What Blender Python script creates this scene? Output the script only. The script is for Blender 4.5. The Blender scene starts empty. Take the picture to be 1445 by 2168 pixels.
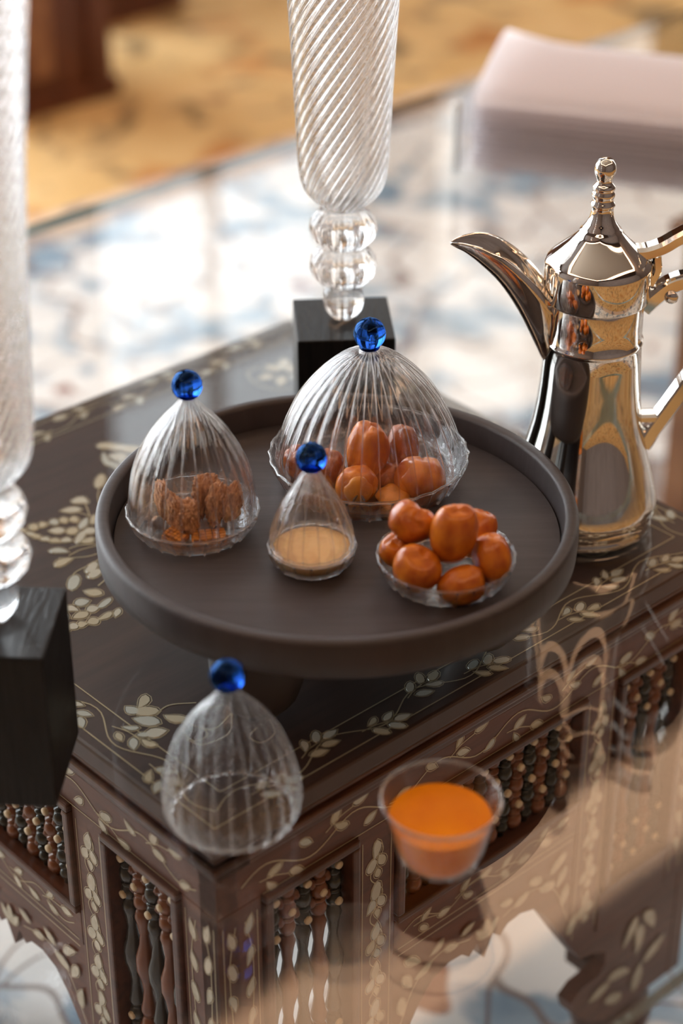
import bpy, bmesh, math, random
from math import sin, cos, pi, radians
from mathutils import Vector, Matrix
from mathutils.geometry import tessellate_polygon
SC = bpy.context.scene
COL = SC.collection
random.seed(7)
ZT = 0.64                    # height of the serving tray's rim above the floor
GT = ZT - 0.104              # top of the glass tabletop
YAW = radians(42.5)          # room, table and rug share this rotation

# ------------------------------------------------------------------ camera
cd = bpy.data.cameras.new('camera'); cam = bpy.data.objects.new('camera', cd); COL.objects.link(cam)
cd.sensor_fit = 'VERTICAL'; cd.sensor_height = 36; cd.sensor_width = 24; cd.lens = 70
cam.location = (0.00295, -1.13164, 0.68834 + ZT)
cam.rotation_euler = (radians(90 - 31.5288), 0, 0)
cd.dof.use_dof = True; cd.dof.focus_distance = 1.365; cd.dof.aperture_fstop = 3.0
cd.clip_start = 0.05
SC.camera = cam
# ------------------------------------------------------------------ world and exposure
w = bpy.data.worlds.new('world'); SC.world = w; w.use_nodes = True
w.node_tree.nodes['Background'].inputs[0].default_value = (0.85, 0.93, 1, 1)
w.node_tree.nodes['Background'].inputs[1].default_value = 0.6
SC.view_settings.view_transform = 'Standard'; SC.view_settings.look = 'None'
SC.view_settings.exposure = 0.0; SC.view_settings.gamma = 1.0; SC.view_settings.use_curve_mapping = False
SC.cycles.max_bounces = 16; SC.cycles.transmission_bounces = 14; SC.cycles.transparent_max_bounces = 24
SC.cycles.glossy_bounces = 6; SC.cycles.diffuse_bounces = 4
SC.cycles.sample_clamp_indirect = 8; SC.cycles.blur_glossy = 0.3
WINDOW_LIGHT = 3.0           # radiance of the sheer-curtained corner windows
SIDE_LIGHT = 10.0            # radiance of the clear windows farther along both walls
COVE_LIGHT = 6.3             # radiance of the warm light cove in the ceiling

# ------------------------------------------------------------------ materials
class NT:
    def __init__(s, name):
        s.m = bpy.data.materials.new(name); s.m.use_nodes = True; s.t = s.m.node_tree
        s.t.nodes.clear(); s.out = s.n('ShaderNodeOutputMaterial')
    def n(s, typ, **kw):
        nd = s.t.nodes.new(typ)
        for k, v in kw.items():
            if k.startswith('i_'): nd.inputs[k[2:].replace('_', ' ')].default_value = v
            else: setattr(nd, k, v)
        return nd
    def l(s, a, ao, b, bi): s.t.links.new(a.outputs[ao], b.inputs[bi])
    def end(s, nd, o=0): s.t.links.new(nd.outputs[o], s.out.inputs[0]); return s.m
def c4(c): return (c[0], c[1], c[2], 1)
def srgb(r, g, b):
    f = lambda x: (x/255/12.92) if x < 10.3 else ((x/255+.055)/1.055)**2.4
    return (f(r), f(g), f(b))
def principled(name, col, rough=.5, metal=0, spec=.5, col2=None, scale=30, stretch=(1,1,1), detail=4, bump=0, bscale=None, sss=0, trans=0, coat=0, lo=.35, hi=.65):
    T = NT(name); p = T.n('ShaderNodeBsdfPrincipled')
    p.inputs['Base Color'].default_value = c4(col); p.inputs['Roughness'].default_value = rough
    p.inputs['Metallic'].default_value = metal; p.inputs['Specular IOR Level'].default_value = spec
    if coat: p.inputs['Coat Weight'].default_value = coat; p.inputs['Coat Roughness'].default_value = .05
    if trans: p.inputs['Transmission Weight'].default_value = trans
    if sss:
        p.inputs['Subsurface Weight'].default_value = sss; p.inputs['Subsurface Radius'].default_value = (.006, .0028, .0008); p.inputs['Subsurface Scale'].default_value = .6
    if col2 is not None or bump:
        tc = T.n('ShaderNodeTexCoord'); mp = T.n('ShaderNodeMapping'); mp.inputs['Scale'].default_value = stretch
        T.l(tc, 'Object', mp, 0)
        no = T.n('ShaderNodeTexNoise'); no.inputs['Scale'].default_value = scale; no.inputs['Detail'].default_value = detail
        T.l(mp, 0, no, 'Vector')
        if col2 is not None:
            r = T.n('ShaderNodeValToRGB'); r.color_ramp.elements[0].color = c4(col); r.color_ramp.elements[1].color = c4(col2)
            r.color_ramp.elements[0].position = lo; r.color_ramp.elements[1].position = hi
            T.l(no, 0, r, 0); T.l(r, 0, p, 'Base Color')
        if bump:
            n2 = no
            if bscale:
                n2 = T.n('ShaderNodeTexNoise'); n2.inputs['Scale'].default_value = bscale; n2.inputs['Detail'].default_value = 5; T.l(mp, 0, n2, 'Vector')
            b = T.n('ShaderNodeBump'); b.inputs['Strength'].default_value = bump; b.inputs['Distance'].default_value = .001
            T.l(n2, 0, b, 'Height'); T.l(b, 0, p, 'Normal')
    return T.end(p)
def emit(name, col, s):
    T = NT(name); e = T.n('ShaderNodeEmission'); e.inputs[0].default_value = c4(col); e.inputs[1].default_value = s
    return T.end(e)
def glass(name, col=(1,1,1), ior=1.48, clear=.3):
    """blown glass: refracting, with a share that lets light straight through (thin walls cast light shadows)"""
    T = NT(name); g = T.n('ShaderNodeBsdfGlass'); g.inputs['Color'].default_value = c4(col); g.inputs['Roughness'].default_value = 0; g.inputs['IOR'].default_value = ior
    t = T.n('ShaderNodeBsdfTransparent'); t.inputs[0].default_value = c4(col)
    m = T.n('ShaderNodeMixShader'); m.inputs[0].default_value = clear
    T.l(g, 0, m, 1); T.l(t, 0, m, 2); return T.end(m)
def dome_glass(name, thin=.6, f0=.045):
    """thin blown wall: mostly straight-through with Fresnel reflections, the rest refracts"""
    m = sheet_glass(name, (.985, .985, .985), f0); t = m.node_tree
    top = t.nodes['Material Output'].inputs[0].links[0].from_node
    g = t.nodes.new('ShaderNodeBsdfGlass'); g.inputs['IOR'].default_value = 1.48; g.inputs['Roughness'].default_value = 0
    x = t.nodes.new('ShaderNodeMixShader'); x.inputs[0].default_value = thin
    t.links.new(g.outputs[0], x.inputs[1]); t.links.new(top.outputs[0], x.inputs[2]); t.links.new(x.outputs[0], t.nodes['Material Output'].inputs[0])
    return m
def sheet_glass(name, col, f0=.030, rough=0):
    """flat sheet: Fresnel reflection over straight transmission"""
    T = NT(name)
    geo = T.n('ShaderNodeNewGeometry')
    dot = T.n('ShaderNodeVectorMath', operation='DOT_PRODUCT'); T.l(geo, 'Normal', dot, 0); T.l(geo, 'Incoming', dot, 1)
    ab = T.n('ShaderNodeMath', operation='ABSOLUTE'); T.l(dot, 'Value', ab, 0)
    su = T.n('ShaderNodeMath', operation='SUBTRACT'); su.inputs[0].default_value = 1; T.l(ab, 0, su, 1)
    po = T.n('ShaderNodeMath', operation='POWER'); po.inputs[1].default_value = 5; T.l(su, 0, po, 0)
    ma = T.n('ShaderNodeMath', operation='MULTIPLY_ADD'); ma.inputs[1].default_value = 1 - f0; ma.inputs[2].default_value = f0; T.l(po, 0, ma, 0)
    t = T.n('ShaderNodeBsdfTransparent'); t.inputs[0].default_value = c4(col)
    g = T.n('ShaderNodeBsdfGlossy'); g.inputs['Roughness'].default_value = rough
    m = T.n('ShaderNodeMixShader'); T.l(ma, 0, m, 0); T.l(t, 0, m, 1); T.l(g, 0, m, 2)
    return T.end(m)

M = {}
M['tray'] = principled('dark_stained_wood', srgb(61, 55, 55), .5, spec=.35, col2=srgb(55, 49, 49), scale=14, stretch=(1, 14, 1), bump=.15, bscale=90)
M['black'] = principled('black_stained_oak', (.004, .0038, .0036), .4, spec=.22, col2=(.009, .0085, .008), scale=40, stretch=(6, .6, .6), bump=.9, bscale=60)
M['wood'] = principled('walnut_wood', (.126, .039, .017), .38, col2=(.08, .024, .0105), scale=16, stretch=(1, 9, 9), bump=.08, bscale=60)
M['wood_top'] = principled('walnut_top', (.06, .03, .022), .42, col2=(.042, .02, .015), scale=14, stretch=(1, 9, 1), bump=.05, bscale=70)
M['moulding'] = principled('red_brown_moulding', (.1, .034, .017), .28, col2=(.05, .017, .009), scale=18, stretch=(1, 8, 8))
M['dark_turned'] = principled('ebonised_turned_wood', (.02, .02, .016), .25, col2=(.032, .03, .022), scale=40)
M['red_turned'] = principled('red_turned_wood', (.21, .075, .03), .3, col2=(.13, .042, .018), scale=40)
M['bone'] = principled('bone', (.62, .5, .33), .35)
for i, (a, b) in enumerate([((.46, .45, .37), (.60, .59, .51)), ((.42, .39, .28), (.57, .52, .40)), ((.38, .41, .37), (.58, .60, .55))]):
    M['pearl%d' % i] = principled('mother_of_pearl_%d' % i, a, .22, col2=b, scale=90, stretch=(1, 1, 1), coat=.3)
M['wire'] = principled('brass_wire', (.5, .42, .27), .4, metal=.2)
M['groove'] = principled('dark_groove', (.02, .012, .01), .6)
M['sheet'] = sheet_glass('table_glass', (.955, .968, .962))
M['sheet_edge'] = principled('glass_edge_green', (.16, .24, .21), .1, trans=.6)
M['acrylic'] = sheet_glass('acrylic', (.97, .97, .98), .06)
M['acrylic_edge_glint'] = principled('acrylic_edge_glint', (.85, .93, .95), .15)  # pale colour stands in for light caught in the edge
M['glass'] = dome_glass('blown_glass', .86, .022)
M['rim_glass'] = dome_glass('rim_glass', .25, .08)
M['rib_glass'] = dome_glass('rib_glass', .2, .18)
M['dish_glass'] = dome_glass('dish_glass', .6, .05)
M['vase_glass'] = dome_glass('spiral_glass', .35)
M['cup_glass'] = dome_glass('cup_glass', .95, .016)
M['blue'] = glass('cobalt_glass', (.13, .30, .68), 1.5, .0)
M['chrome'] = principled('polished_steel', (.83, .80, .755), .035, metal=1)
M['date'] = principled('date_flesh', srgb(212, 124, 32), .24, spec=.5, col2=srgb(170, 80, 26), scale=1.3, sss=.15, bump=.15, bscale=9)
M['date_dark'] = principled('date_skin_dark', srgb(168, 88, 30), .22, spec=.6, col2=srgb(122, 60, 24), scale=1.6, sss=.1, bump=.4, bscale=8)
M['date_inner'] = principled('date_inside', srgb(222, 150, 52), .35, col2=srgb(190, 110, 40), scale=60, sss=.1)
M['pit'] = principled('date_pit_hollow', (.05, .02, .008), .5)
M['biscuit'] = principled('rough_biscuit', srgb(210, 152, 102), .7, col2=srgb(150, 96, 60), scale=4, detail=8, bump=1, bscale=9)
M['caramel'] = principled('caramel_wafer', srgb(222, 140, 50), .35, col2=srgb(150, 84, 28), scale=3, bump=.6, bscale=12)
M['paste'] = principled('tan_paste', srgb(222, 182, 122), .5, col2=srgb(206, 160, 98), scale=130, sss=.2, bump=.2, bscale=200)
M['juice'] = principled('orange_juice', srgb(226, 134, 0), .35, spec=.15, col2=srgb(214, 118, 0), scale=30)
M['napkin'] = principled('white_paper', (.9, .87, .87), .8)
_t = M['napkin'].node_tree; _p = _t.nodes['Principled BSDF']; _tr = _t.nodes.new('ShaderNodeBsdfTranslucent'); _tr.inputs[0].default_value = (.99, .96, .96, 1)
_m = _t.nodes.new('ShaderNodeMixShader'); _m.inputs[0].default_value = .72
_t.links.new(_p.outputs[0], _m.inputs[1]); _t.links.new(_tr.outputs[0], _m.inputs[2]); _t.links.new(_m.outputs[0], _t.nodes['Material Output'].inputs[0])
M['gold'] = principled('gold_brass', (.75, .46, .12), .2, metal=1)
M['wall'] = principled('dark_panelled_wall', srgb(102, 92, 88), .7, col2=srgb(90, 80, 76), scale=3)
M['ceiling'] = principled('ceiling_paint', srgb(176, 164, 150), .85)
M['curtain'] = principled('brown_curtain', srgb(112, 74, 48), .8, col2=srgb(92, 58, 38), scale=20)
M['frame'] = principled('window_frame_paint', srgb(150, 132, 110), .5)
M['furniture'] = principled('dark_red_wood', srgb(104, 56, 30), .4, col2=srgb(84, 42, 22), scale=8, stretch=(6, 6, 1))
M['side_wood'] = principled('side_table_wood', srgb(142, 96, 60), .45, col2=srgb(112, 70, 40), scale=10)
M['carved'] = principled('carved_gilt_strip', srgb(160, 112, 74), .45, col2=srgb(112, 68, 40), scale=30)
M['window'] = emit('sheer_daylight', (.86, .94, 1), WINDOW_LIGHT)
M['right_window'] = emit('warm_sheer_daylight', (1, .96, .91), WINDOW_LIGHT*.8)
M['side_window'] = emit('clear_daylight', (.88, .945, 1), SIDE_LIGHT)
M['shaded_margin'] = principled('shaded_ceiling_margin', srgb(70, 52, 42), .6, col2=srgb(58, 42, 34), scale=6)  # backlit shade of the outer ceiling, put into its colour
M['cove'] = emit('warm_cove_light', (1, .60, .36), COVE_LIGHT)
M['bulb'] = emit('warm_bulb', (1, .7, .35), 30)

def carpet_mat(name, rug):
    T = NT(name); p = T.n('ShaderNodeBsdfPrincipled'); p.inputs['Roughness'].default_value = .9; p.inputs['Specular IOR Level'].default_value = .1
    tc = T.n('ShaderNodeTexCoord')
    def noise(s, d=3, dist=0):
        n = T.n('ShaderNodeTexNoise'); n.inputs['Scale'].default_value = s; n.inputs['Detail'].default_value = d; n.inputs['Distortion'].default_value = dist
        T.l(tc, 'Object', n, 'Vector'); return n
    def ramp(src, stops, o=0):
        r = T.n('ShaderNodeValToRGB'); e = r.color_ramp.elements
        while len(e) < len(stops): e.new(.5)
        for el, (ps, c) in zip(e, stops): el.position = ps; el.color = c4(c)
        T.l(src, o, r, 0); return r
    def mix(fac, a, b):
        m = T.n('ShaderNodeMix', data_type='RGBA'); T.l(fac, 0, m, 0); T.t.links.new(a.outputs[0], m.inputs[6]); T.t.links.new(b.outputs[0], m.inputs[7])
        class O: pass
        r = T.n('ShaderNodeMix', data_type='RGBA'); r.inputs[0].default_value = 0; T.t.links.new(m.outputs[2], r.inputs[6])
        rr = T.n('NodeReroute'); T.t.links.new(r.outputs[2], rr.inputs[0]); return rr
    bw = lambda a, b: [(a, (0, 0, 0)), (b, (1, 1, 1))]
    if rug:
        base = ramp(noise(3), [(.3, srgb(232, 230, 226)), (.7, srgb(240, 242, 244))])
        blue = ramp(noise(9, 4, 1.2), [(.3, srgb(124, 150, 172)), (.7, srgb(166, 186, 202))])
        x = mix(ramp(noise(7.5, 3, .8), bw(.51, .60)), base, blue)
        wn = noise(7, 1); wv = T.n('ShaderNodeVectorMath', operation='MULTIPLY_ADD'); wv.inputs[1].default_value = (.16, .16, 0)
        T.l(wn, 1, wv, 0); T.l(tc, 'Object', wv, 2)
        v = T.n('ShaderNodeTexVoronoi', feature='DISTANCE_TO_EDGE'); v.inputs['Scale'].default_value = 7; T.l(wv, 0, v, 'Vector')
        line = ramp(v, [(.010, (.8, .8, .8)), (.028, (0, 0, 0))])
        brown = T.n('ShaderNodeRGB'); brown.outputs[0].default_value = c4(srgb(128, 106, 96))
        x = mix(line, x, brown)
        v2 = T.n('ShaderNodeTexVoronoi'); v2.inputs['Scale'].default_value = 7; T.l(wv, 0, v2, 'Vector')
        dot = ramp(v2, [(.10, (1, 1, 1)), (.14, (0, 0, 0))])
        red = T.n('ShaderNodeRGB'); red.outputs[0].default_value = c4(srgb(140, 86, 70))
        x = mix(dot, x, red)
    else:
        base = ramp(noise(4, 4, .5), [(.3, srgb(196, 160, 104)), (.7, srgb(214, 182, 130))])
        dark = ramp(noise(14), [(.4, srgb(128, 104, 66)), (.6, srgb(120, 106, 84))])
        x = mix(ramp(noise(8, 4, 1), bw(.54, .66)), base, dark)
        rust = T.n('ShaderNodeRGB'); rust.outputs[0].default_value = c4(srgb(176, 120, 66))
        x = mix(ramp(noise(5.3, 3), bw(.56, .70)), x, rust)
    T.l(x, 0, p, 'Base Color')
    b = T.n('ShaderNodeBump'); b.inputs['Strength'].default_value = .3; b.inputs['Distance'].default_value = .003
    T.l(noise(400, 2), 0, b, 'Height'); T.l(b, 0, p, 'Normal')
    return T.end(p)
M['carpet'] = carpet_mat('tan_carpet', False)
M['rug'] = carpet_mat('blue_white_rug', True)
M['rug_border'] = principled('rug_border', srgb(206, 184, 164), .9, col2=srgb(110, 112, 128), scale=9, lo=.5, hi=.62)

# ------------------------------------------------------------------ helpers
def link(name, me, mat, parent=None, kind=None, smooth=False, mtx=None):
    if isinstance(me, bmesh.types.BMesh):
        bm = me; me = bpy.data.meshes.new(name); bm.to_mesh(me); bm.free()
        if smooth:
            for p in me.polygons: p.use_smooth = True
    if mat is not None and not me.materials:
        me.materials.append(M[mat] if isinstance(mat, str) else mat)
    o = bpy.data.objects.new(name, me); COL.objects.link(o)
    if parent is not None: o.parent = parent
    if kind: o['kind'] = kind
    if mtx is not None: o.matrix_local = mtx
    return o
def thing(name, label, cat, loc=(0, 0, 0), rz=0, group=None):
    o = bpy.data.objects.new(name, None); COL.objects.link(o); o.empty_display_size = .05
    o.location = loc; o.rotation_euler = (0, 0, rz); tag(o, label, cat, group); return o
def tag(o, label, cat, group=None):
    o['label'] = label; o['category'] = cat
    if group: o['group'] = group
    return o
def dup(o, parent=None):
    c = o.copy(); COL.objects.link(c)
    if parent is not None: c.parent = parent
    for ch in list(o.children): dup(ch, c)
    return c
def box(bm, x0, x1, y0, y1, z0, z1, mtx=None, bev=0):
    r = bmesh.ops.create_cube(bm, size=1)
    vs = r['verts']
    for v in vs: v.co = Vector(((x0+x1)/2 + v.co.x*(x1-x0), (y0+y1)/2 + v.co.y*(y1-y0), (z0+z1)/2 + v.co.z*(z1-z0)))
    if bev:
        es = list({e for v in vs for e in v.link_edges})
        rr = bmesh.ops.bevel(bm, geom=es, offset=bev, segments=2, affect='EDGES', profile=.6)
        vs = [v for v in bm.verts if v.is_valid and (v in rr['verts'] or v in vs)]
    if mtx is not None: bmesh.ops.transform(bm, matrix=mtx, verts=[v for v in vs if v.is_valid])
    return bm
def boxm(*a, **k): return box(bmesh.new(), *a, **k)
def spline(pts, n):
    """Catmull-Rom through 2-D or 3-D points, n steps per span"""
    P = [Vector(p) for p in pts]; out = []
    for i in range(len(P) - 1):
        p0 = P[i-1] if i else P[0]*2 - P[1]; p1 = P[i]; p2 = P[i+1]; p3 = P[i+2] if i+2 < len(P) else P[-1]*2 - P[-2]
        for k in range(n):
            t = k/n
            out.append(.5*((2*p1) + (p2-p0)*t + (2*p0-5*p1+4*p2-p3)*t*t + (3*p1-p0-3*p2+p3)*t**3))
    out.append(P[-1]); return out
def lathe(prof, seg=48, rib=None, bm=None, mtx=None, close=False, tw=0):
    """prof: [(r, z)]; r < 1e-6 becomes a pole; rib(theta, z, k) scales r; close joins last ring to first"""
    bm = bm or bmesh.new(); rings = []; allv = []
    for k, (r, z) in enumerate(prof):
        if r < 1e-6:
            v = bm.verts.new((0, 0, z)); rings.append([v]); allv.append(v)
        else:
            ring = []
            for i in range(seg):
                th = 2*pi*i/seg; rr = r*(rib(th, z, k) if rib else 1)
                v = bm.verts.new((rr*cos(th+tw*z), rr*sin(th+tw*z), z)); ring.append(v)
            rings.append(ring); allv += ring
    n = len(rings)
    for k in range(n if close else n-1):
        A, B = rings[k], rings[(k+1) % n]
        for i in range(seg):
            j = (i+1) % seg
            if len(A) == 1 and len(B) == 1: continue
            if len(A) == 1: bm.faces.new((A[0], B[j], B[i]))
            elif len(B) == 1: bm.faces.new((A[i], A[j], B[0]))
            else: bm.faces.new((A[i], A[j], B[j], B[i]))
    if mtx is not None: bmesh.ops.transform(bm, matrix=mtx, verts=allv)
    return bm
def fixn(bm): bmesh.ops.recalc_face_normals(bm, faces=bm.faces); return bm
def tube(pts, r, seg=8, bm=None, flat=1.0):
    """swept tube; r a number or list; flat squashes the cross-section's second axis"""
    bm = bm or bmesh.new(); P = [Vector(p) for p in pts]; rings = []; up = Vector((0, 1, 0))
    for i, p in enumerate(P):
        t = (P[min(i+1, len(P)-1)] - P[max(i-1, 0)]).normalized()
        s = t.cross(up)
        if s.length < 1e-4: s = t.cross(Vector((1, 0, 0)))
        s.normalize(); q = s.cross(t).normalized()
        rr = r[i] if isinstance(r, (list, tuple)) else r
        rings.append([bm.verts.new(p + s*rr*cos(2*pi*k/seg) + q*rr*flat*sin(2*pi*k/seg)) for k in range(seg)])
    for a, b in zip(rings, rings[1:]):
        for k in range(seg): bm.faces.new((a[k], a[(k+1) % seg], b[(k+1) % seg], b[k]))
    bm.faces.new(rings[0]); bm.faces.new(rings[-1]); return fixn(bm)
def prism(poly, y0, y1, bm=None):
    """polygon in x-z extruded along y"""
    bm = bm or bmesh.new(); A = [bm.verts.new((x, y0, z)) for x, z in poly]; B = [bm.verts.new((x, y1, z)) for x, z in poly]
    n = len(poly)
    for t in tessellate_polygon([[Vector((x, z, 0)) for x, z in poly]]):
        bm.faces.new([A[i] for i in t]); bm.faces.new([B[i] for i in t])
    for i in range(n): bm.faces.new((A[i], A[(i+1) % n], B[(i+1) % n], B[i]))
    return fixn(bm)
def uv2(u, v, z=0):                 # room axes to world
    return Vector((u*cos(YAW) - v*sin(YAW), u*sin(YAW) + v*cos(YAW), z))
RM = Matrix.Rotation(YAW, 4, 'Z')

# ------------------------------------------------------------------ room shell (axes turned by YAW)
UW, VW, UB, VB, CZ = 3.6, 3.76, -3.2, -3.2, 3.64
link('floor', boxm(UB, UW, VB, VW, -.06, 0), 'carpet', kind='structure', mtx=RM)
link('ceiling', boxm(UB, UW, VB, VW, CZ, CZ+.1), 'ceiling', kind='structure', mtx=RM)
WZ0, WZ1 = .12, 3.42
def wall(name, axis, d, a0, a1, wins):
    """wall at u=d or v=d running a0..a1 on the other axis, with openings"""
    bm = bmesh.new(); t = .14 if d > 0 else -.14
    def seg(b0, b1, z0, z1):
        if axis == 'v': box(bm, b0, b1, min(d, d+t), max(d, d+t), z0, z1)
        else: box(bm, min(d, d+t), max(d, d+t), b0, b1, z0, z1)
    cur = a0
    for (w0, w1) in wins:
        seg(cur, w0, 0, CZ); seg(w0, w1, 0, WZ0); seg(w0, w1, WZ1, CZ); cur = w1
    seg(cur, a1, 0, CZ)
    return link(name, bm, 'wall', kind='structure', mtx=RM)
WV = [(-2.7, -1.4), (-1.3, 0.0), (.1, 1.4), (2.38, 3.46)]
WU = [(.2, 1.4), (2.5, 3.56)]
wall('wall_left', 'v', VW, UB, UW+.14, WV)
wall('wall_right', 'u', UW, VB, VW, WU)
wall('wall_back', 'v', VB, UB, UW+.14, [])
wall('wall_front', 'u', UB, VB, VW, [])
nwin = 0
for axis, d, lst in (('v', VW, WV), ('u', UW, WU)):
    for (w0, w1) in lst:
        nwin += 1
        bm = bmesh.new()
        def bar(b0, b1, z0, z1, dd=0.0):
            if axis == 'v': box(bm, b0, b1, d+.02+dd, d+.07, z0, z1)
            else: box(bm, d+.02+dd, d+.07, b0, b1, z0, z1)
        for b0, b1 in ((w0, w0+.05), (w1-.05, w1), ((w0+w1)/2-.02, (w0+w1)/2+.02)): bar(b0, b1, WZ0, WZ1)
        for z0, z1 in ((WZ0, WZ0+.06), (WZ1-.06, WZ1), (2.75, 2.79)): bar(w0, w1, z0, z1, .004)
        fr = link('window_%d' % nwin, bm, 'frame', kind='structure', mtx=RM)
        pm = boxm(w0, w1, d+.075, d+.085, WZ0, WZ1) if axis == 'v' else boxm(d+.075, d+.085, w0, w1, WZ0, WZ1)
        link('window_pane', pm, 'right_window' if axis == 'u' else 'window' if w0 > 2 else 'side_window', parent=fr)
# ceiling cove: a warm light trough in a rectangle, each side framed by a trim
cv = [(-2.2, 3.2, 1.775, 2.145), (-2.2, 3.2, -2.3, -1.95), (-2.57, -2.2, -2.3, 2.145), (3.2, 3.5, -2.3, 2.145)]
tr = link('trim_1', bmesh.new(), 'ceiling', kind='structure', mtx=RM)
bm = bmesh.new()
for (a, b, c_, d_) in cv:
    box(bm, a-.03, b+.03, c_-.05, c_, CZ-.05, CZ); box(bm, a-.03, b+.03, d_, d_+.05, CZ-.05, CZ)
bm.to_mesh(tr.data); bm.free()
bm = bmesh.new()
for (a, b, c_, d_) in ((UB, UW, 2.2, VW), (UB, UW, VB, -2.35), (UB, -2.62, -2.35, 2.2), (3.55, UW, -2.35, 2.2)): box(bm, a, b, c_, d_, CZ-.012, CZ)
link('trim_2', bm, 'shaded_margin', kind='structure', mtx=RM)  # dark sheet added over the outer ceiling to cut bounce and reflections
for (a, b, c_, d_) in cv: link('cove_light', boxm(a, b, c_, d_, CZ-.02, CZ-.001), 'cove', parent=tr)
# rug under the table, with its border band
rt = thing('patterned_rug', 'blue and white patterned rug under the glass table', 'rug', (0, 0, 0), YAW)
link('field', boxm(-1.0, 2.1, -.80, 1.70, .0001, .0006), 'rug', rt)
bm = bmesh.new()
box(bm, -1.12, 2.22, 1.70, 1.80, .0001, .0006); box(bm, -1.12, 2.22, -.90, -.80, .0001, .0006)
box(bm, -1.12, -1.0, -.80, 1.70, .0001, .0006); box(bm, 2.1, 2.22, -.80, 1.70, .0001, .0006)
link('border', bm, 'rug_border', rt)
# curtains beside the windows
def curtain(label, axis, a0, a1, z1=3.5):
    bm = bmesh.new(); n = 48; rows = []
    for z in (0.0, .9, 1.8, 2.7, z1):
        row = []
        for k in range(n+1):
            a = a0 + (a1-a0)*k/n; off = .14 + .05*sin(k*1.55)*(1 - .1*z/z1)
            row.append(bm.verts.new((a, VW-off, z) if axis == 'v' else (UW-off, a, z)))
        rows.append(row)
    for A, B in zip(rows, rows[1:]):
        for k in range(n): bm.faces.new((A[k], A[k+1], B[k+1], B[k]))
    o = link('curtain', bm, 'curtain', smooth=True, mtx=RM); sm = o.modifiers.new('s', 'SOLIDIFY'); sm.thickness = .006
    return tag(o, label, 'curtain')
curtain('brown floor-length curtain hanging at the near side of the far right window', 'u', 2.05, 2.5)
curtain('brown floor-length curtain hanging at the near side of the far left window', 'v', 1.95, 2.36)

# ------------------------------------------------------------------ furniture far off on the carpet
def cabinet(label, u0, u1, v0, v1, h):
    t = thing('wooden_cabinet', label, 'cabinet', uv2((u0+u1)/2, (v0+v1)/2, .001), YAW)
    a, b = (u1-u0)/2, (v1-v0)/2
    link('body', boxm(-a, a, -b, b, .035, h, bev=.006), 'furniture', t)
    link('plinth', boxm(-a-.012, a+.012, -b-.012, b+.012, 0, .035, bev=.004), 'furniture', t)
    bm = bmesh.new()
    box(bm, -a*.42, a*.05, -b-.008, -b-.0005, .07, h-.04, bev=.003)
    link('carved_strip', bm, 'carved', t)
    for x0 in (-a*.95, a*.62): link('pilaster', boxm(x0, x0+a*.33, -b-.014, -b-.0005, .036, h-.02, bev=.004), 'furniture', t)
    return t
cabinet('dark red-brown wooden cabinet with a carved strip, on the tan carpet', 1.13, 1.42, 2.20, 2.5, .9)
cabinet('red-brown cabinet standing farther back, mostly cut off by the top edge', 1.62, 1.86, 2.55, 2.8, .9)

# a second inlaid table beyond the pot, cut off by the right edge
st_ = thing('inlaid_side_table', 'brown inlaid table standing behind the coffee pot, cut off by the right edge', 'table', uv2(1.2, .27, .0009), YAW)
def sbox(nm, mt, *a): link(nm, boxm(*a, bev=.003), mt, st_)
sbox('top_board', 'side_wood', -.225, .225, -.225, .225, .385, .405)
for sx in (-1, 1):
    for sy in (-1, 1): sbox('corner_post', 'side_wood', sx*.19-.02, sx*.19+.02, sy*.19-.02, sy*.19+.02, 0, .385)
for k in range(4):
    link('side_panel', boxm(-.169, .169, -.205, -.19, .06, .384, bev=.002), 'side_wood', st_, mtx=Matrix.Rotation(k*pi/2, 4, 'Z'))
bm = bmesh.new()
for i in range(7):
    for j in range(6):
        m_ = Matrix.Translation((-.2056, -.15 + i*.05 + (j % 2)*.012, .1 + j*.05)) @ Matrix.Rotation(.8 if (i+j) % 2 else -.8, 4, 'X') @ Matrix.Diagonal((.0012, .011, .022, 1))
        vs = bmesh.ops.create_icosphere(bm, subdivisions=2, radius=1)['verts']; bmesh.ops.transform(bm, matrix=m_, verts=vs)
link('pearl_inlay', bm, 'pearl0', st_, kind='stuff')

# ------------------------------------------------------------------ inlaid table base
CU, CV, HF = .0625, .1565, .2525
ZW = GT - .0125              # wooden top's surface
tb = thing('inlaid_table_base', 'dark walnut Moorish table with pearl leaf inlay and turned lattice, under the glass', 'table', uv2(CU, CV, 0), YAW)
link('top_board', boxm(-.2565, .2565, -.2565, .2565, ZW-.016, ZW, bev=.0025), 'wood_top', tb)
bm = bmesh.new()
for k in range(4):
    R = Matrix.Rotation(k*pi/2, 4, 'Z')
    for (o0, z0, z1) in ((.2545, ZW-.0225, ZW-.0165), (.2575, ZW-.030, ZW-.023), (.2535, ZW-.038, ZW-.0305)):
        box(bm, -o0, o0, -o0, -o0+.03, z0, z1, mtx=R, bev=.002)
link('cornice_moulding', bm, 'moulding', tb)
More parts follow.
